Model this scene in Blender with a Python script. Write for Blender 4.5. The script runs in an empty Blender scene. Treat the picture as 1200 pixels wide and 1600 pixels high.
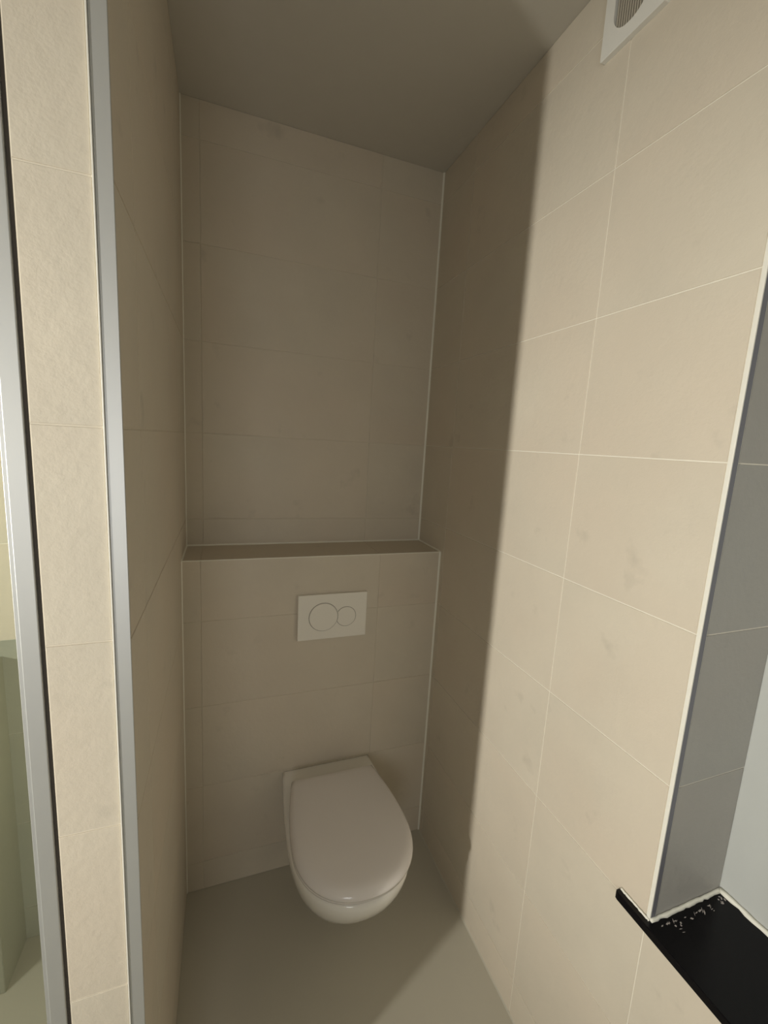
import bpy, bmesh, math, random
from mathutils import Matrix, Vector

# ------------------------------------------------------------------ camera
S = bpy.context.scene
CAMZ = 1.598
cam_d = bpy.data.cameras.new('camera')
cam_d.sensor_fit = 'HORIZONTAL'
cam_d.sensor_width = 36.0
cam_d.lens = 36.0 * 677.86 / 1200.0
cam_d.clip_start = 0.01
cam = bpy.data.objects.new('camera', cam_d)
S.collection.objects.link(cam)
r_ = Vector((0.9386925, -0.34015971, 0.05610499))
u_ = Vector((0.00118327, 0.16591632, 0.98613912))
f_ = Vector((0.34475353, 0.92561501, -0.15614691))
cam.matrix_world = Matrix(((r_.x, u_.x, -f_.x, 0), (r_.y, u_.y, -f_.y, 0), (r_.z, u_.z, -f_.z, CAMZ), (0, 0, 0, 1)))
S.camera = cam
# ------------------------------------------------------------------ world, light, exposure
w = bpy.data.worlds.new('world'); S.world = w; w.use_nodes = True
w.node_tree.nodes['Background'].inputs[0].default_value = (0.8, 0.85, 1.0, 1)
w.node_tree.nodes['Background'].inputs[1].default_value = 0.02
LAMP = (-2.305, -0.285, 1.58)          # face of the small round wall lamp, left of the frame
LAMP_R = 0.040
LAMP_AIM = Vector((0.60, 0.94, 1.24)) - Vector(LAMP)
sp = bpy.data.lights.new('wall_spot', 'SPOT')
sp.energy = 282.0; sp.color = (1.0, 0.97, 0.88); sp.shadow_soft_size = 0.046
sp.spot_size = math.radians(60); sp.spot_blend = 1.0
sp_o = bpy.data.objects.new('wall_spot', sp); S.collection.objects.link(sp_o)
sp_o.location = Vector(LAMP) + LAMP_AIM.normalized()*0.022
sp_o.rotation_euler = LAMP_AIM.to_track_quat('-Z', 'Y').to_euler()
# added fill light for the alcove, unseen, on the wall behind the camera
wl_ = bpy.data.lights.new('alcove_fill_light', 'AREA'); wl_.shape = 'RECTANGLE'; wl_.size = 0.50; wl_.size_y = 0.70
wl_.energy = 5.8; wl_.color = (0.98, 0.98, 1.0)
wl_o = bpy.data.objects.new('alcove_fill_light', wl_); S.collection.objects.link(wl_o)
wl_o.location = (-0.35, -1.135, 1.32); wl_o.rotation_euler = (math.radians(90), 0, 0)
# added unseen ceiling light that brightens the shower
sl = bpy.data.lights.new('shower_fill_light', 'AREA'); sl.shape = 'DISK'; sl.size = 0.10; sl.energy = 11.0; sl.color = (1.0, 0.97, 0.86)
sl_o = bpy.data.objects.new('shower_fill_light', sl); S.collection.objects.link(sl_o)
sl_o.location = (-0.85, 1.02, 2.575)
S.view_settings.view_transform = 'Standard'
S.view_settings.look = 'None'
S.view_settings.exposure = 0.0
S.view_settings.gamma = 1.0
S.view_settings.use_curve_mapping = False
random.seed(4)

# ------------------------------------------------------------------ helpers
def link(o, parent=None):
    S.collection.objects.link(o)
    if parent is not None:
        o.parent = parent
        o.matrix_parent_inverse = Matrix.Identity(4)
    return o

def mesh_obj(name, verts, faces, mat, parent=None, smooth=False, loc=(0, 0, 0)):
    me = bpy.data.meshes.new(name)
    me.from_pydata(verts, [], faces)
    me.validate()
    bm = bmesh.new(); bm.from_mesh(me)
    bmesh.ops.recalc_face_normals(bm, faces=bm.faces)
    bm.to_mesh(me); bm.free()
    if mat: me.materials.append(mat)
    if smooth:
        for p in me.polygons: p.use_smooth = True
    o = bpy.data.objects.new(name, me)
    o.location = loc
    return link(o, parent)

def bm_obj(name, bm, mat, parent=None, smooth=False, loc=(0, 0, 0)):
    bmesh.ops.recalc_face_normals(bm, faces=bm.faces)
    me = bpy.data.meshes.new(name); bm.to_mesh(me); bm.free()
    me.materials.append(mat)
    if smooth:
        for p in me.polygons: p.use_smooth = True
    o = bpy.data.objects.new(name, me); o.location = loc
    return link(o, parent)

def box(name, x0, x1, y0, y1, z0, z1, mat, parent=None, bevel=0.0):
    c = ((x0+x1)/2, (y0+y1)/2, (z0+z1)/2)
    bm = bmesh.new()
    bmesh.ops.create_cube(bm, size=1.0)
    bmesh.ops.scale(bm, vec=(x1-x0, y1-y0, z1-z0), verts=bm.verts)
    if bevel > 0:
        bmesh.ops.bevel(bm, geom=list(bm.edges), offset=bevel, segments=2, affect='EDGES', profile=0.5)
    p = parent.location if parent is not None else Vector((0, 0, 0))
    return bm_obj(name, bm, mat, parent, loc=(c[0]-p[0], c[1]-p[1], c[2]-p[2]))

def structure(o):
    o['kind'] = 'structure'; return o

def thing(name, loc, label, cat, group=None):
    o = bpy.data.objects.new(name, None); o.location = loc
    o.empty_display_size = 0.05
    link(o); o['label'] = label; o['category'] = cat
    if group: o['group'] = group
    return o

def N(nt, t, **kw):
    n = nt.nodes.new(t)
    for k, v in kw.items(): setattr(n, k, v)
    return n

def pmat(name, col, rough=0.5, metal=0.0, spec=0.5, vary=0.0, scale=20, bump=0.0, bscale=200, coat=0.0):
    m = bpy.data.materials.new(name); m.use_nodes = True
    nt = m.node_tree; b = nt.nodes['Principled BSDF']
    b.inputs['Base Color'].default_value = (*col, 1)
    b.inputs['Roughness'].default_value = rough
    b.inputs['Metallic'].default_value = metal
    b.inputs['Specular IOR Level'].default_value = spec
    b.inputs['Coat Weight'].default_value = coat
    tc = N(nt, 'ShaderNodeTexCoord')
    if vary > 0:
        no = N(nt, 'ShaderNodeTexNoise'); no.inputs['Scale'].default_value = scale; no.inputs['Detail'].default_value = 5
        nt.links.new(tc.outputs['Object'], no.inputs['Vector'])
        mx = N(nt, 'ShaderNodeMixRGB')
        mx.inputs[1].default_value = (*[c*(1-vary) for c in col], 1)
        mx.inputs[2].default_value = (*[min(1, c*(1+vary)) for c in col], 1)
        nt.links.new(no.outputs['Fac'], mx.inputs[0]); nt.links.new(mx.outputs[0], b.inputs['Base Color'])
    if bump > 0:
        n2 = N(nt, 'ShaderNodeTexNoise'); n2.inputs['Scale'].default_value = bscale; n2.inputs['Detail'].default_value = 3
        nt.links.new(tc.outputs['Object'], n2.inputs['Vector'])
        bp = N(nt, 'ShaderNodeBump'); bp.inputs['Strength'].default_value = bump; bp.inputs['Distance'].default_value = 0.002
        nt.links.new(n2.outputs['Fac'], bp.inputs['Height']); nt.links.new(bp.outputs['Normal'], b.inputs['Normal'])
    return m

def tile_mat(name, col, rough=0.5, relief=0.42):
    """cement-look porcelain: cloudy tone, faint stains, fine pitted relief; differs from tile to tile"""
    m = bpy.data.materials.new(name); m.use_nodes = True
    nt = m.node_tree; L = nt.links.new; b = nt.nodes['Principled BSDF']
    b.inputs['Roughness'].default_value = rough
    b.inputs['Specular IOR Level'].default_value = 0.35
    tc = N(nt, 'ShaderNodeTexCoord'); oi = N(nt, 'ShaderNodeObjectInfo')
    mul = N(nt, 'ShaderNodeMath', operation='MULTIPLY'); mul.inputs[1].default_value = 37.0
    L(oi.outputs['Random'], mul.inputs[0])
    add = N(nt, 'ShaderNodeVectorMath', operation='ADD')
    L(tc.outputs['Object'], add.inputs[0]); L(mul.outputs[0], add.inputs[1])
    n1 = N(nt, 'ShaderNodeTexNoise'); n1.inputs['Scale'].default_value = 5; n1.inputs['Detail'].default_value = 6; n1.inputs['Roughness'].default_value = 0.55
    n2 = N(nt, 'ShaderNodeTexNoise'); n2.inputs['Scale'].default_value = 2.2; n2.inputs['Detail'].default_value = 3
    n3 = N(nt, 'ShaderNodeTexNoise'); n3.inputs['Scale'].default_value = 11; n3.inputs['Detail'].default_value = 4
    for n in (n1, n2, n3): L(add.outputs[0], n.inputs['Vector'])
    c1 = N(nt, 'ShaderNodeMixRGB'); c1.inputs[1].default_value = (*[c*0.90 for c in col], 1); c1.inputs[2].default_value = (*[c*1.08 for c in col], 1)
    L(n1.outputs['Fac'], c1.inputs[0])
    c2 = N(nt, 'ShaderNodeMixRGB'); c2.inputs[2].default_value = (col[0]*1.02, col[1]*0.97, col[2]*0.95, 1)
    rp2 = N(nt, 'ShaderNodeMapRange'); rp2.inputs[1].default_value = 0.4; rp2.inputs[2].default_value = 0.7; rp2.inputs[4].default_value = 0.6
    L(n2.outputs['Fac'], rp2.inputs[0]); L(rp2.outputs[0], c2.inputs[0]); L(c1.outputs[0], c2.inputs[1])
    c3 = N(nt, 'ShaderNodeMixRGB'); c3.inputs[2].default_value = (*[c*0.72 for c in col], 1)
    rp3 = N(nt, 'ShaderNodeMapRange'); rp3.inputs[1].default_value = 0.66; rp3.inputs[2].default_value = 0.85; rp3.inputs[4].default_value = 0.7
    L(n3.outputs['Fac'], rp3.inputs[0]); L(rp3.outputs[0], c3.inputs[0]); L(c2.outputs[0], c3.inputs[1])
    L(c3.outputs[0], b.inputs['Base Color'])
    n4 = N(nt, 'ShaderNodeTexNoise'); n4.inputs['Scale'].default_value = 55; n4.inputs['Detail'].default_value = 4; n4.inputs['Roughness'].default_value = 0.6
    L(add.outputs[0], n4.inputs['Vector'])
    bp = N(nt, 'ShaderNodeBump'); bp.inputs['Strength'].default_value = relief; bp.inputs['Distance'].default_value = 0.0022
    L(n4.outputs['Fac'], bp.inputs['Height']); L(bp.outputs['Normal'], b.inputs['Normal'])
    return m

TC = (0.665, 0.605, 0.500)
M_tile = tile_mat('beige_cement_tile', TC)
M_tile_shower = tile_mat('sage_shower_tile', (0.56, 0.565, 0.48))
M_grout = pmat('pale_grout', (0.84, 0.80, 0.70), 0.85, vary=0.06)
M_sil = pmat('silicone', (0.88, 0.86, 0.76), 0.45)
M_edge = pmat('lit_edge_and_grout', (0.86, 0.84, 0.76), 0.4)  # pale tone puts light on the profile edges into the colour; also grout
M_flange = pmat('shaded_profile_flange', (0.20, 0.20, 0.23), 0.45, metal=0.3)  # unlit side of the same profile, its shade painted as a dark colour
M_ceil = pmat('matte_ceiling_paint', (0.60, 0.57, 0.50), 0.9, vary=0.02, bump=0.1)
M_grout_soft = pmat('beige_grout', (0.70, 0.64, 0.53), 0.85, vary=0.05)
M_floor = pmat('beige_resin_floor', (0.56, 0.53, 0.44), 0.5, vary=0.05, scale=3, bump=0.08, bscale=90)
M_tile_reveal = tile_mat('grey_shaded_reveal_tile', (0.40, 0.392, 0.365))  # darker and greyer than the wall tile; shade on this face put into colour
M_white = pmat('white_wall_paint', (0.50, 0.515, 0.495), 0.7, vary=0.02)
M_room = pmat('warm_white_paint', (0.80, 0.76, 0.66), 0.85)
M_alu = pmat('satin_aluminium', (0.60, 0.61, 0.605), 0.50, metal=0.70, vary=0.03, scale=8)
M_seal = pmat('dark_rubber_seal', (0.10, 0.085, 0.07), 0.7)
M_cer = pmat('glazed_ceramic', (0.90, 0.88, 0.83), 0.08, coat=0.3)
M_lid = pmat('white_lid_plastic', (0.83, 0.79, 0.765), 0.15)
M_plate = pmat('white_plate_plastic', (0.88, 0.85, 0.77), 0.3)
M_groove = pmat('groove_shadow_grey', (0.30, 0.28, 0.24), 0.7)
M_vent = pmat('white_vent_plastic', (0.80, 0.79, 0.74), 0.45)
M_slat = pmat('grey_vent_slats', (0.50, 0.46, 0.38), 0.6)
M_dark = pmat('duct_interior', (0.05, 0.045, 0.04), 0.9)
M_frost = pmat('frosted_pane', (0.8, 0.82, 0.84), 0.6)
M_brass = pmat('brushed_steel', (0.6, 0.6, 0.58), 0.35, metal=0.9)

def black_stone():
    m = bpy.data.materials.new('polished_black_stone'); m.use_nodes = True
    nt = m.node_tree; L = nt.links.new; b = nt.nodes['Principled BSDF']
    tc = N(nt, 'ShaderNodeTexCoord')
    n = N(nt, 'ShaderNodeTexNoise'); n.inputs['Scale'].default_value = 14; n.inputs['Detail'].default_value = 6
    L(tc.outputs['Object'], n.inputs['Vector'])
    mx = N(nt, 'ShaderNodeMixRGB'); mx.inputs[1].default_value = (0.0015, 0.0015, 0.0028, 1); mx.inputs[2].default_value = (0.006, 0.0055, 0.007, 1)
    L(n.outputs['Fac'], mx.inputs[0]); L(mx.outputs[0], b.inputs['Base Color'])
    b.inputs['Specular IOR Level'].default_value = 0.22
    r = N(nt, 'ShaderNodeMapRange'); r.inputs[3].default_value = 0.12; r.inputs[4].default_value = 0.34
    L(n.outputs['Fac'], r.inputs[0]); L(r.outputs[0], b.inputs['Roughness'])
    return m
M_stone = black_stone()

def glass():
    m = bpy.data.materials.new('clear_shower_glass'); m.use_nodes = True
    nt = m.node_tree; L = nt.links.new; nt.nodes.clear()
    o = N(nt, 'ShaderNodeOutputMaterial'); t = N(nt, 'ShaderNodeBsdfTransparent'); g = N(nt, 'ShaderNodeBsdfGlossy')
    t.inputs[0].default_value = (0.96, 0.98, 0.96, 1); g.inputs['Roughness'].default_value = 0.02
    lw = N(nt, 'ShaderNodeLayerWeight'); pw = N(nt, 'ShaderNodeMath', operation='POWER'); pw.inputs[1].default_value = 5.0
    f = N(nt, 'ShaderNodeMath', operation='MULTIPLY_ADD'); f.inputs[1].default_value = 0.9; f.inputs[2].default_value = 0.04
    L(lw.outputs['Facing'], pw.inputs[0]); L(pw.outputs[0], f.inputs[0])
    mx = N(nt, 'ShaderNodeMixShader')
    L(f.outputs[0], mx.inputs[0]); L(t.outputs[0], mx.inputs[1]); L(g.outputs[0], mx.inputs[2]); L(mx.outputs[0], o.inputs[0])
    return m
M_glass = glass()

# ------------------------------------------------------------------ room dimensions (metres)
XL, XR = -0.126, 0.767          # alcove side faces
YF, YE = 0.668, 0.469           # front end of the partition, end of the right wall
D1, D2 = 1.423, 1.620           # boxing face, upper back wall
ZS, ZC = 1.205, 2.599           # shelf height, ceiling
XN = 0.967                      # recessed basin wall
XW = -2.34                      # left wall of the room
YB = -1.15                      # wall behind the camera
H = 0.2968
ROWS = [0.0] + [0.114 + H*k for k in range(9)] + [ZC]
T = 0.0016                      # how far tiles stand proud of the grout
G = 0.0012                      # half a joint

_cache = {}
def tile(parent, axis, sign, face, a0, a1, b0, b1, mat=None):
    """one tile; axis = the axis it faces along, a/b = the two other axes in order, edges already at joint centres"""
    a0 += G; a1 -= G; b0 += G; b1 -= G
    if a1-a0 < 0.004 or b1-b0 < 0.004: return
    mat = mat or M_tile
    key = (axis, sign, round(a1-a0, 4), round(b1-b0, 4), mat.name)
    if key not in _cache:
        ha, hb, c = (a1-a0)/2, (b1-b0)/2, 0.0006
        vs = []
        for d, i in ((-T, 0), (-c, 0), (0, c)):
            for sa, sb in ((-1, -1), (1, -1), (1, 1), (-1, 1)):
                v = [0, 0, 0]; o = [k for k in range(3) if k != axis]
                v[axis] = d*sign; v[o[0]] = sa*(ha-i); v[o[1]] = sb*(hb-i); vs.append(v)
        fs = [(8, 9, 10, 11), (3, 2, 1, 0)]
        for l in (0, 4):
            for k in range(4): fs.append((l+k, l+(k+1) % 4, l+4+(k+1) % 4, l+4+k))
        me = bpy.data.meshes.new('tile'); me.from_pydata(vs, [], fs)
        bm = bmesh.new(); bm.from_mesh(me); bmesh.ops.recalc_face_normals(bm, faces=bm.faces); bm.to_mesh(me); bm.free()
        me.materials.append(mat); _cache[key] = me
    o = bpy.data.objects.new('tile', _cache[key])
    ctr = [0, 0, 0]; ot = [k for k in range(3) if k != axis]
    ctr[axis] = face; ctr[ot[0]] = (a0+a1)/2; ctr[ot[1]] = (b0+b1)/2
    o.location = Vector(ctr) - parent.location
    link(o, parent)

def tiled(parent, axis, sign, face, cols, rows, mat=None):
    for i in range(len(cols)-1):
        for j in range(len(rows)-1):
            tile(parent, axis, sign, face, cols[i], cols[i+1], rows[j], rows[j+1], mat)

def bead(parent, p0, p1, da, db, s=0.0055, mat=None, name='silicone_bead'):
    """triangular silicone fillet from p0 to p1 with legs along da and db"""
    p0, p1, da, db = Vector(p0), Vector(p1), Vector(da)*s, Vector(db)*s
    vs = []
    for p in (p0, p1):
        vs += [p, p+da, p+(da+db)*0.36, p+db]
    vs = [tuple(v-parent.location) for v in vs]
    fs = [(0, 1, 2, 3), (7, 6, 5, 4)] + [(k, (k+1) % 4, 4+(k+1) % 4, 4+k) for k in range(4)]
    return mesh_obj(name, vs, fs, mat or M_sil, parent)

# ------------------------------------------------------------------ shell
floor = structure(box('floor', XW-0.1, 1.07, YB-0.1, 1.72, -0.08, 0.0, M_floor))
ceiling = structure(box('ceiling', XW-0.1, 1.07, YB-0.1, 1.72, ZC, ZC+0.08, M_ceil))
def rows_from(z0, z1):
    return [z0] + [z for z in ROWS if z0+0.01 < z < z1-0.01] + [z1]

# right wall: full height behind Y = YE
wr = structure(box('wall_right', XR+T, XN+0.1, YE+T, 1.72, 0, ZC, M_grout))
tiled(wr, 0, -1, XR, [YE+0.0072, 0.795, 1.395, D2], ROWS)
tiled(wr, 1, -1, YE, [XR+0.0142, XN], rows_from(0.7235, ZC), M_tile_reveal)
# metal corner profile on the outer corner; lit side painted pale, unlit side dark
ct = structure(box('trim_1', XR-0.0012, XR+T+0.0002, YE-0.0008, YE+0.0060, 0.7225, ZC-0.001, M_edge, bevel=0.0005))
box('edge_flange', XR+T+0.0004, XR+0.0135, YE-0.0008, YE+T-0.0002, 0.7225, ZC-0.001, M_flange, ct)

box('grout_line', XR+0.0137, XR+0.0150, YE-0.0004, YE+T-0.0002, 0.7225, ZC-0.001, M_edge, ct)
# low installation wall in front of it, under the stone ledge
wlow = structure(box('wall_installation', XR+T, XN+0.1, YB, YE+T-0.0002, 0, 0.705, M_grout))
tiled(wlow, 0, -1, XR, [YB, -0.405, 0.195, YE+0.0072], [0, 0.114, 0.411, 0.705])
# recessed white wall over the ledge
wn = structure(box('wall_basin', XN, XN+0.1, YB, YE+T-0.0002, 0.7225, ZC, M_white))

# back wall and cistern boxing
wb = structure(box('wall_back', XL-0.1, XR+T-0.0002, D2+T, 1.72, 0, ZC, M_grout_soft))
BC = [XL, -0.072, 0.525, XR]
tiled(wb, 1, -1, D2, BC, rows_from(ZS, ZC))
wc = structure(box('wall_cistern', XL-T+0.0002, XR+T-0.0002, D1+T, D2+T-0.0002, 0, ZS-T, M_grout_soft))
tiled(wc, 1, -1, D1, BC, rows_from(0, ZS))
tiled(wc, 2, 1, ZS, BC, [D1, D2])

# partition between alcove and shower
XP = -0.2285
wp = structure(box('wall_partition', XP, XL-T, YF+T, 1.6198, 0, ZC, M_grout_soft))
tiled(wp, 0, 1, XL, [YF+0.001, 0.795, 1.395, D2], ROWS)
tiled(wp, 1, -1, YF, [XP, XL-0.0222], ROWS)
tp = structure(box('trim_2', XL-0.0200, XL-0.0002, YF-0.0014, YF+T-0.0002, 0.0, ZC-0.001, M_alu, bevel=0.0006))

box('profile_lip', XL-0.0224, XL-0.0203, YF-0.0030, YF+T-0.0002, 0.0, ZC-0.001, M_edge, tp, bevel=0.0005)  # light caught by the trim's lip, painted as a paler strip
# silicone in the inner corners
bead(wr, (XR, D2, ZS), (XR, D2, ZC), (-1, 0, 0), (0, -1, 0))
bead(wr, (XR, D1, 0), (XR, D1, ZS), (-1, 0, 0), (0, -1, 0))
bead(wp, (XL, D2, ZS), (XL, D2, ZC), (1, 0, 0), (0, -1, 0), 0.003)
bead(wp, (XL, D1, 0), (XL, D1, ZS), (1, 0, 0), (0, -1, 0), 0.003)
bead(wc, (XL, D2, ZS), (XR, D2, ZS), (0, -1, 0), (0, 0, 1), 0.005)
bead(wc, (XR, D1, ZS), (XR, D2, ZS), (-1, 0, 0), (0, 0, 1), 0.004)
bead(wc, (XL, D1, ZS), (XL, D2, ZS), (1, 0, 0), (0, 0, 1), 0.004)
# pale arris where shelf meets the boxing front
box('grout_edge', XL, XR, D1-0.0004, D1+0.0026, ZS-0.0022, ZS+0.0004, M_sil, wc)
bead(wr, (XR, YE, 0), (XR, D1, 0), (-1, 0, 0), (0, 0, 1), 0.004, M_floor)

# shower beyond the glass, room walls out of frame
ws = structure(box('wall_shower', XW, XP-0.0002, 1.4216, 1.52, 0, ZC, M_grout))
tiled(ws, 1, -1, 1.42, [XW, -1.60, -1.0, -0.40, XP], [0, 0.114, 0.411, 0.708, 1.045], M_tile_shower)
wu = structure(box('wall_shower_upper', XW+0.0002, XP-0.0004, 1.3016, 1.4214, 1.047, ZC, M_grout))
tiled(wu, 1, -1, 1.30, [XW, -1.60, -1.0, -0.40, XP], rows_from(1.047, ZC))
wl = structure(box('wall_left', XW-0.1, XW, YB, 1.52, 0, ZC, M_room))
wf = structure(box('wall_front', XW, XN+0.1, YB-0.1, YB, 0, ZC, M_room))

wd = structure(box('fill_window_1', -0.61, -0.09, YB+0.0002, YB+0.012, 0.96, 1.68, M_vent, bevel=0.002))  # added body for the alcove fill light, shaped like a window
box('pane', -0.595, -0.105, YB+0.0122, YB+0.0135, 0.975, 1.665, M_frost, wd)

# ------------------------------------------------------------------ wall-hung toilet
CX = 0.358
def outline(yb, yf, wb_, wm, n=22, tm=0.56, p=2.2):
    """D-shaped half outline mirrored: back edge at yb, nose at yf"""
    pts = []; wb_ *= 1.02; wm *= 1.035
    for i in range(n+1):
        u = i/n
        if u < 0.4:
            t = u/0.4*tm
            s = t/tm; wv = wb_ + (wm-wb_)*math.sin(s*math.pi/2)**1.0
        else:
            a = (u-0.4)/0.6*math.pi/2
            t = tm + (1-tm)*math.sin(a)**(2/p)
            wv = wm*max(0.0, math.cos(a))**(2/p)
        pts.append((wv, yb+(yf-yb)*t))
    right = [(CX+a, b) for a, b in pts]
    left = [(CX-a, b) for a, b in reversed(pts[:-1])]
    return right + left

def loft(rings, close=True):
    vs, fs = [], []
    n = len(rings[0][0])
    for pts, z in rings:
        for k, (x, y) in enumerate(pts):
            zz = z(x, y) if callable(z) else z
            vs.append((x, y, zz))
    for r in range(len(rings)-1):
        for k in range(n):
            a = r*n+k; b = r*n+(k+1) % n
            fs.append((a, b, b+n, a+n))
    fs.append(tuple(range(n)))
    fs.append(tuple(reversed(range((len(rings)-1)*n, len(rings)*n))))
    return vs, fs

toilet = thing('wall_hung_toilet', (CX, D1, 0), 'white wall-hung toilet with closed lid below the flush plate in the alcove', 'toilet')
def part_loft(name, rings, mat, parent=toilet):
    vs, fs = loft(rings)
    w_ = parent.location if parent is toilet else toilet.location
    vs = [(v[0]-w_[0], v[1]-w_[1], v[2]-w_[2]) for v in vs]
    o = mesh_obj(name, vs, fs, mat, parent, smooth=True)
    return o
yb = D1 - 0.0005
bowl_rings = [(outline(yb-0.010, 0.930, 0.140, 0.150), 0.4052),
              (outline(yb-0.004, 0.912, 0.150, 0.164), 0.4050),
              (outline(yb, 0.902, 0.157, 0.172), 0.4035),
              (outline(yb, 0.897, 0.160, 0.176), 0.398),
              (outline(yb, 0.896, 0.160, 0.177), 0.385),
              (outline(yb, 0.903, 0.159, 0.175), 0.360),
              (outline(yb, 0.920, 0.157, 0.169), 0.325),
              (outline(yb, 0.948, 0.154, 0.160), 0.285),
              (outline(yb, 0.985, 0.150, 0.149), 0.240),
              (outline(yb, 1.030, 0.145, 0.137), 0.195),
              (outline(yb, 1.085, 0.138, 0.124), 0.150),
              (outline(yb, 1.140, 0.128, 0.108), 0.112),
              (outline(yb, 1.190, 0.112, 0.090), 0.088),
              (outline(yb, 1.230, 0.090, 0.070), 0.078)]
part_loft('bowl', bowl_rings, M_cer)
lb = 1.322
part_loft('seat', [(outline(lb, 0.904, 0.138, 0.168), 0.4066), (outline(lb, 0.899, 0.141, 0.1715), 0.4085),
                   (outline(lb, 0.899, 0.141, 0.1715), 0.4165), (outline(lb, 0.904, 0.139, 0.168), 0.4190)], M_lid)
dome = lambda z: z
part_loft('lid', [(outline(lb, 0.905, 0.139, 0.167), 0.4215), (outline(lb+0.002, 0.8912, 0.142, 0.1720), 0.4230),
                  (outline(lb+0.002, 0.8900, 0.143, 0.1725), 0.4280), (outline(lb+0.002, 0.8912, 0.143, 0.1720), 0.4335),
                  (outline(lb+0.001, 0.8970, 0.1415, 0.1705), 0.4390), (outline(lb, 0.9025, 0.139, 0.167), 0.4435),
                  (outline(lb-0.003, 0.9100, 0.135, 0.162), 0.4470), (outline(lb-0.007, 0.922, 0.130, 0.155), 0.4492),
                  (outline(lb-0.02, 0.945, 0.11, 0.132), 0.4512), (outline(lb-0.06, 1.00, 0.07, 0.085), 0.4525)], M_lid)
# hinge caps between lid and deck
for sx in (-1, 1):
    bm = bmesh.new()
    bmesh.ops.create_cone(bm, cap_ends=True, segments=20, radius1=0.011, radius2=0.011, depth=0.028, matrix=Matrix.Rotation(math.pi/2, 4, 'Y'))
    bm_obj('hinge', bm, M_lid, toilet, smooth=False, loc=(sx*0.082, lb-0.001-D1, 0.4165))

# ------------------------------------------------------------------ flush plate
PX, PZ = 0.357, 0.989
fp = thing('flush_plate', (PX, D1, PZ), 'white rectangular dual flush plate with two round buttons above the toilet', 'flush plate')
def disc_ring(name, cx, cz, r0, r1, y0, y1, mat, parent, seg=48, clip=None):
    """ring (r0>0) or disc facing -Y, in fp local coordinates; clip=(cx,cz,r) keeps only what lies outside that circle"""
    a0, a1 = 0, 2*math.pi; closed = True
    if clip:
        d = math.hypot(clip[0]-cx, clip[1]-cz)
        ca = (d*d + r1*r1 - clip[2]**2)/(2*d*r1)
        al = math.acos(max(-1, min(1, ca)))
        base = math.atan2(clip[1]-cz, clip[0]-cx)
        a0, a1 = base+al, base+2*math.pi-al; closed = False
    outer = [(cx+r1*math.cos(a0+(a1-a0)*k/seg), cz+r1*math.sin(a0+(a1-a0)*k/seg)) for k in range(seg if closed else seg+1)]
    if r0 > 0:
        inner = [(cx+r0*math.cos(a0+(a1-a0)*k/seg), cz+r0*math.sin(a0+(a1-a0)*k/seg)) for k in range(len(outer))]
        n = len(outer); vs = []
        for y in (y0, y1):
            vs += [(x, y, z) for x, z in outer] + [(x, y, z) for x, z in inner]
        fs = []
        m_ = n if closed else n-1
        for k in range(m_):
            j = (k+1) % n
            fs += [(k, j, n+j, n+k), (2*n+k, 3*n+k, 3*n+j, 2*n+j), (k, 2*n+k, 2*n+j, j), (n+k, n+j, 3*n+j, 3*n+k)]
        if not closed:
            fs += [(0, n, 3*n, 2*n), (n-1, 3*n-1, 4*n-1, 2*n-1)]
        return mesh_obj(name, vs, fs, mat, parent)
    pts = list(outer)
    if clip:                                    # concave side follows the clipping circle
        s = Vector(outer[-1])-Vector(clip[:2]); e = Vector(outer[0])-Vector(clip[:2])
        t0, t1 = math.atan2(s.y, s.x), math.atan2(e.y, e.x)
        while t1 - t0 > math.pi: t1 -= 2*math.pi
        while t1 - t0 < -math.pi: t1 += 2*math.pi
        for k in range(1, 14):
            t = t0+(t1-t0)*k/14
            pts.append((clip[0]+clip[2]*math.cos(t), clip[1]+clip[2]*math.sin(t)))
    n = len(pts); c = 0.0008
    cxm = sum(p[0] for p in pts)/n; czm = sum(p[1] for p in pts)/n
    vs = [(x, y0, z) for x, z in pts] + [(x, y1+c, z) for x, z in pts] + [(x+(cxm-x)*0.03, y1, z+(czm-z)*0.03) for x, z in pts]
    fs = [tuple(range(n)), tuple(reversed(range(2*n, 3*n)))]
    for l in (0, n):
        for k in range(n): fs.append((l+k, l+(k+1) % n, l+n+(k+1) % n, l+n+k))
    return mesh_obj(name, vs, fs, mat, parent)
box('cover_plate', PX-0.123, PX+0.123, D1-0.0120, D1-0.0002, PZ-0.082, PZ+0.082, M_plate, fp, bevel=0.0022)
B1 = (-0.034, 0.0, 0.051); B2 = (0.047, -0.004, 0.036)
disc_ring('large_button', B1[0], B1[1], 0, B1[2]-0.001, -0.0121, -0.0150, M_plate, fp)
disc_ring('button_groove', B1[0], B1[1], B1[2]-0.001, B1[2]+0.0008, -0.0121, -0.0124, M_groove, fp)
disc_ring('small_button', B2[0], B2[1], 0, B2[2]-0.001, -0.0121, -0.0140, M_plate, fp, clip=(B1[0], B1[1], B1[2]+0.0012))
disc_ring('button_groove', B2[0], B2[1], B2[2]-0.001, B2[2]+0.0006, -0.0121, -0.0124, M_groove, fp, clip=(B1[0], B1[1], B1[2]+0.002))

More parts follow.
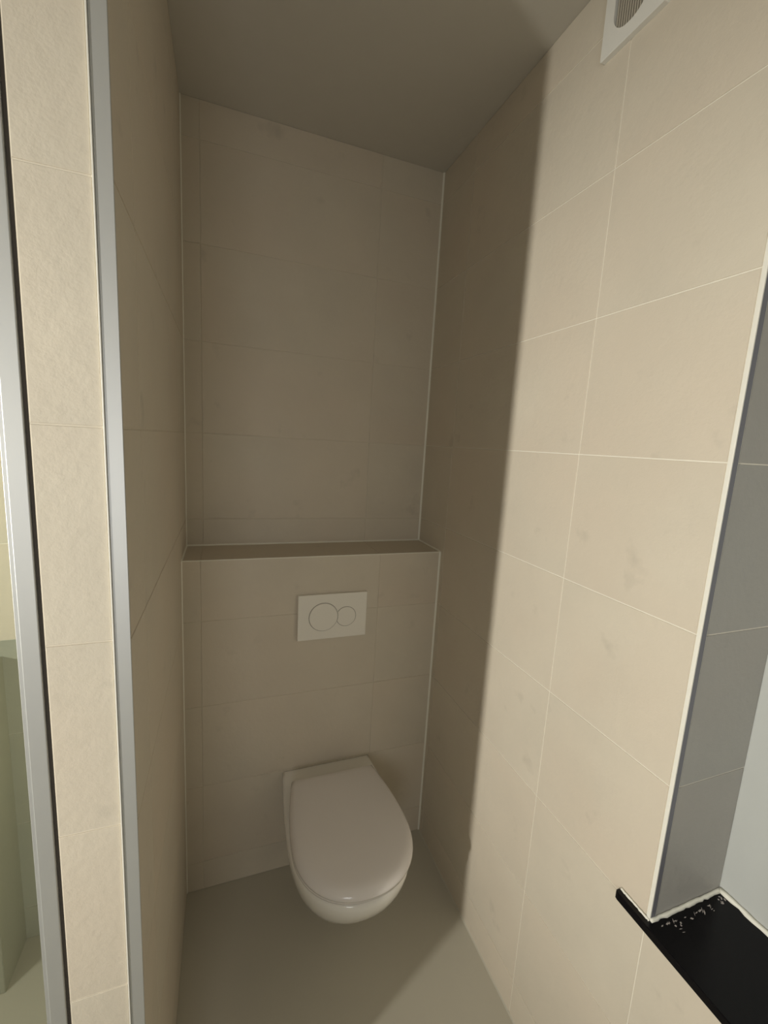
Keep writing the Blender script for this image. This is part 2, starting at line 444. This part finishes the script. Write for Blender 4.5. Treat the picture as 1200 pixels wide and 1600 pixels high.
# ------------------------------------------------------------------ air vent high on the right wall
V0 = (XR, 0.787, 2.502)
vent = thing('air_vent', V0, 'square white plastic air vent grille high on the right tiled wall', 'vent')
hw, hh = 0.075, 0.077
oy, oz, rr = 0.006, 0.005, 0.040            # opening centre offset (towards the alcove), corner radius
ow, oh = 0.0430, 0.055
def rrect(cy, cz, a, b, r, n=8):
    pts = []
    for (sy, sz, st) in ((1, 1, 0), (-1, 1, 1), (-1, -1, 2), (1, -1, 3)):
        for k in range(n+1):
            t = (st + k/n)*math.pi/2
            pts.append((cy+sy*(a-r)+r*math.cos(t), cz+sz*(b-r)+r*math.sin(t)))
    return pts
def frame_yz(name, outer, inner, x0, x1, mat, parent, lip=0.0):
    n = len(outer); vs = []
    for x, pts in ((x0, outer), (x1+0.0012, outer), (x1, [(y*0.985, z*0.985) for y, z in outer]), (x1, inner), (x0, inner)):
        vs += [(x, y, z) for y, z in pts]
    fs = []
    for l in range(5):
        m_ = ((l+1) % 5)*n
        for k in range(n):
            j = (k+1) % n
            fs.append((l*n+k, l*n+j, m_+j, m_+k))
    return mesh_obj(name, vs, fs, mat, parent)
frame_yz('vent_frame', rrect(0, 0, hw, hh, 0.003), rrect(oy, oz, ow, oh, rr), -0.0002, -0.0125, M_vent, vent)
vs = [(-0.0004, y, z) for y, z in rrect(oy, oz, ow, oh, rr)]
mesh_obj('duct_backing', vs, [tuple(range(len(vs)))], M_dark, vent)
k = 0
y = -ow + 0.004
while y < ow - 0.002:
    # each slat is cut to the rounded opening
    a = abs(y); zz = oh-0.001 if a < ow-rr else (oh-rr) + math.sqrt(max(0.0, rr*rr-(a-(ow-rr))**2)) - 0.001
    box('slat', V0[0]-0.0095, V0[0]-0.0015, V0[1]+oy+y-0.0013, V0[1]+oy+y+0.0013, V0[2]+oz-zz, V0[2]+oz+zz, M_slat, vent)
    y += 0.0062

# ------------------------------------------------------------------ black stone ledge
ZT = 0.7215
led = [(XR-0.0165, YB+0.002), (XN-0.0005, YB+0.002), (XN-0.0005, YE-0.0012), (XR-0.0016, YE-0.0012), (XR-0.0016, 0.531), (XR-0.0050, 0.5345), (XR-0.0115, 0.5345), (XR-0.0150, 0.532), (XR-0.0165, 0.527)]
bm = bmesh.new()
bot = [bm.verts.new((x, y_, ZT-0.0155)) for x, y_ in led]
f0 = bm.faces.new(bot)
ex = bmesh.ops.extrude_face_region(bm, geom=[f0])
for v in ex['geom']:
    if isinstance(v, bmesh.types.BMVert): v.co.z = ZT
top_e = [e for e in bm.edges if all(abs(v.co.z-ZT) < 1e-6 for v in e.verts)]
bmesh.ops.bevel(bm, geom=top_e, offset=0.0018, segments=2, affect='EDGES', profile=0.5)
ledge = bm_obj('stone_ledge', bm, M_stone)
ledge['label'] = 'polished black stone ledge in the lower right corner under the recess'
ledge['category'] = 'countertop'
# silicone where it meets the walls (uneven, smeared)
def smear(p0, p1, side, up=(0, 0, 1), s=0.004, seed=1, n=26, mat=M_sil):
    rnd = random.Random(seed); p0, p1 = Vector(p0), Vector(p1); side, up = Vector(side), Vector(up)
    vs, fs = [], []
    for i in range(n+1):
        p = p0.lerp(p1, i/n); a = s*rnd.uniform(0.75, 1.35); b = s*rnd.uniform(0.8, 1.15)
        for q in (p, p+side*a, p+(side*a+up*b)*0.42, p+up*b):
            vs.append(tuple(q))
    for i in range(n):
        for k in range(4):
            j = (k+1) % 4
            fs.append((i*4+k, i*4+j, i*4+4+j, i*4+4+k))
    fs += [(0, 1, 2, 3), (4*n+3, 4*n+2, 4*n+1, 4*n)]
    return mesh_obj('silicone_bead', vs, fs, mat, ledge, smooth=True)
smear((XR-0.0013, YE-0.001, ZT+0.0002), (XR-0.0013, 0.532, ZT+0.0002), (-1, 0, 0), s=0.0032, seed=2)
smear((XR-0.001, YE-0.0012, ZT+0.0002), (XN-0.001, YE-0.0012, ZT+0.0002), (0, -1, 0), s=0.0052, seed=3)
smear((XN-0.0004, YE-0.002, ZT+0.0002), (XN-0.0004, -0.3, ZT+0.0002), (-1, 0, 0), s=0.0070, seed=5, n=60)
# dried silicone / dust crumbs left on the stone by the reveal
rnd = random.Random(9)
vs, fs = [], []
for i in range(34):
    cx = XR + 0.012 + rnd.random()*0.185; cy = YE - 0.010 - abs(rnd.gauss(0, 0.008)) - 0.006*math.sin((cx-XR)*16)
    L_, w_, hgt, an = rnd.uniform(0.002, 0.012), rnd.uniform(0.0005, 0.0022), rnd.uniform(0.0003, 0.0009), rnd.uniform(-0.5, 1.0)
    ca, sa = math.cos(an), math.sin(an); b0 = len(vs)
    for (u, v, z) in ((-L_/2, 0, 0), (0, -w_, 0), (L_/2, 0, 0), (0, w_, 0), (0, 0, hgt)):
        vs.append((cx+u*ca-v*sa, cy+u*sa+v*ca, ZT+0.0001+z))
    fs += [(b0, b0+1, b0+4), (b0+1, b0+2, b0+4), (b0+2, b0+3, b0+4), (b0+3, b0, b0+4), (b0+3, b0+2, b0+1, b0)]
M_smear = pmat('dried_silicone_residue', (0.42, 0.38, 0.36), 0.35)
res = mesh_obj('silicone_residue', vs, fs, M_smear, ledge); res['kind'] = 'stuff'

# ------------------------------------------------------------------ shower door (left edge of the frame)
sd = thing('shower_door', (-0.54, YF, 0), 'framed clear glass shower panel at the left edge of the photo', 'shower door')
for (x0, x1) in ((-0.2545, -0.2335), (XW+0.001, XW+0.022)):
    box('frame_post', x0, x1, YF-0.0012, YF+0.024, 0.0, 2.20, M_alu, sd, bevel=0.0010)
box('frame_lip', -0.2605, -0.2547, YF+0.003, YF+0.018, 0.03, 2.17, M_alu, sd, bevel=0.0008)
box('rubber_seal', -0.2333, -0.2288, YF+0.004, YF+0.014, 0.0, 2.20, M_seal, sd)
box('top_rail', XW+0.0225, -0.2610, YF, YF+0.022, 2.172, 2.20, M_alu, sd, bevel=0.001)
box('bottom_rail', XW+0.0225, -0.2610, YF, YF+0.022, 0.0, 0.028, M_alu, sd, bevel=0.001)
box('glass_pane', XW+0.0225, -0.2608, YF+0.008, YF+0.014, 0.0285, 2.1715, M_glass, sd)

# low grey-green pier standing in the recess behind it
bench = structure(box('wall_shower_pier', XW+0.0004, -0.585, 1.28, 1.4198, 0.0, 0.95, M_tile_shower))
tiled(bench, 1, -1, 1.2784, [-1.185, -0.585], [0.0, 0.411, 0.708, 0.95], M_tile_shower)

# ------------------------------------------------------------------ wall lamp (left of the frame; lights the room)
lx, ly, lz = LAMP
lamp = thing('wall_lamp', (XW, ly, lz), 'small round steel wall spot on the left wall, outside the photo', 'lamp')
RY = Matrix.Rotation(math.pi/2, 4, 'Y')
bm = bmesh.new()
bmesh.ops.create_cone(bm, cap_ends=True, segments=40, radius1=0.065, radius2=0.055, depth=lx-XW-0.004, matrix=RY)
bm_obj('housing', bm, M_brass, lamp, loc=((lx-XW-0.004)/2+0.0002, 0, 0))
bm = bmesh.new()
bmesh.ops.create_circle(bm, cap_ends=True, segments=16, radius=LAMP_R, matrix=RY)
mb = bpy.data.materials.new('lit_diffuser'); mb.use_nodes = True
nt = mb.node_tree; nt.nodes.clear()
em = N(nt, 'ShaderNodeEmission'); em.inputs[0].default_value = (1.0, 0.97, 0.88, 1); em.inputs[1].default_value = 40.0
nt.links.new(em.outputs[0], N(nt, 'ShaderNodeOutputMaterial').inputs[0])
bm_obj('diffuser', bm, mb, lamp, loc=(lx-XW, 0, 0))

# ------------------------------------------------------------------ added shower light
dl = thing('shower_fill_light', (-0.85, 1.02, ZC), 'added steel downlight that brightens the shower, out of view', 'lamp')
bm = bmesh.new()
bmesh.ops.create_cone(bm, cap_ends=True, segments=40, radius1=0.060, radius2=0.066, depth=0.016)
bm_obj('housing', bm, M_brass, dl, loc=(0, 0, -0.0082))
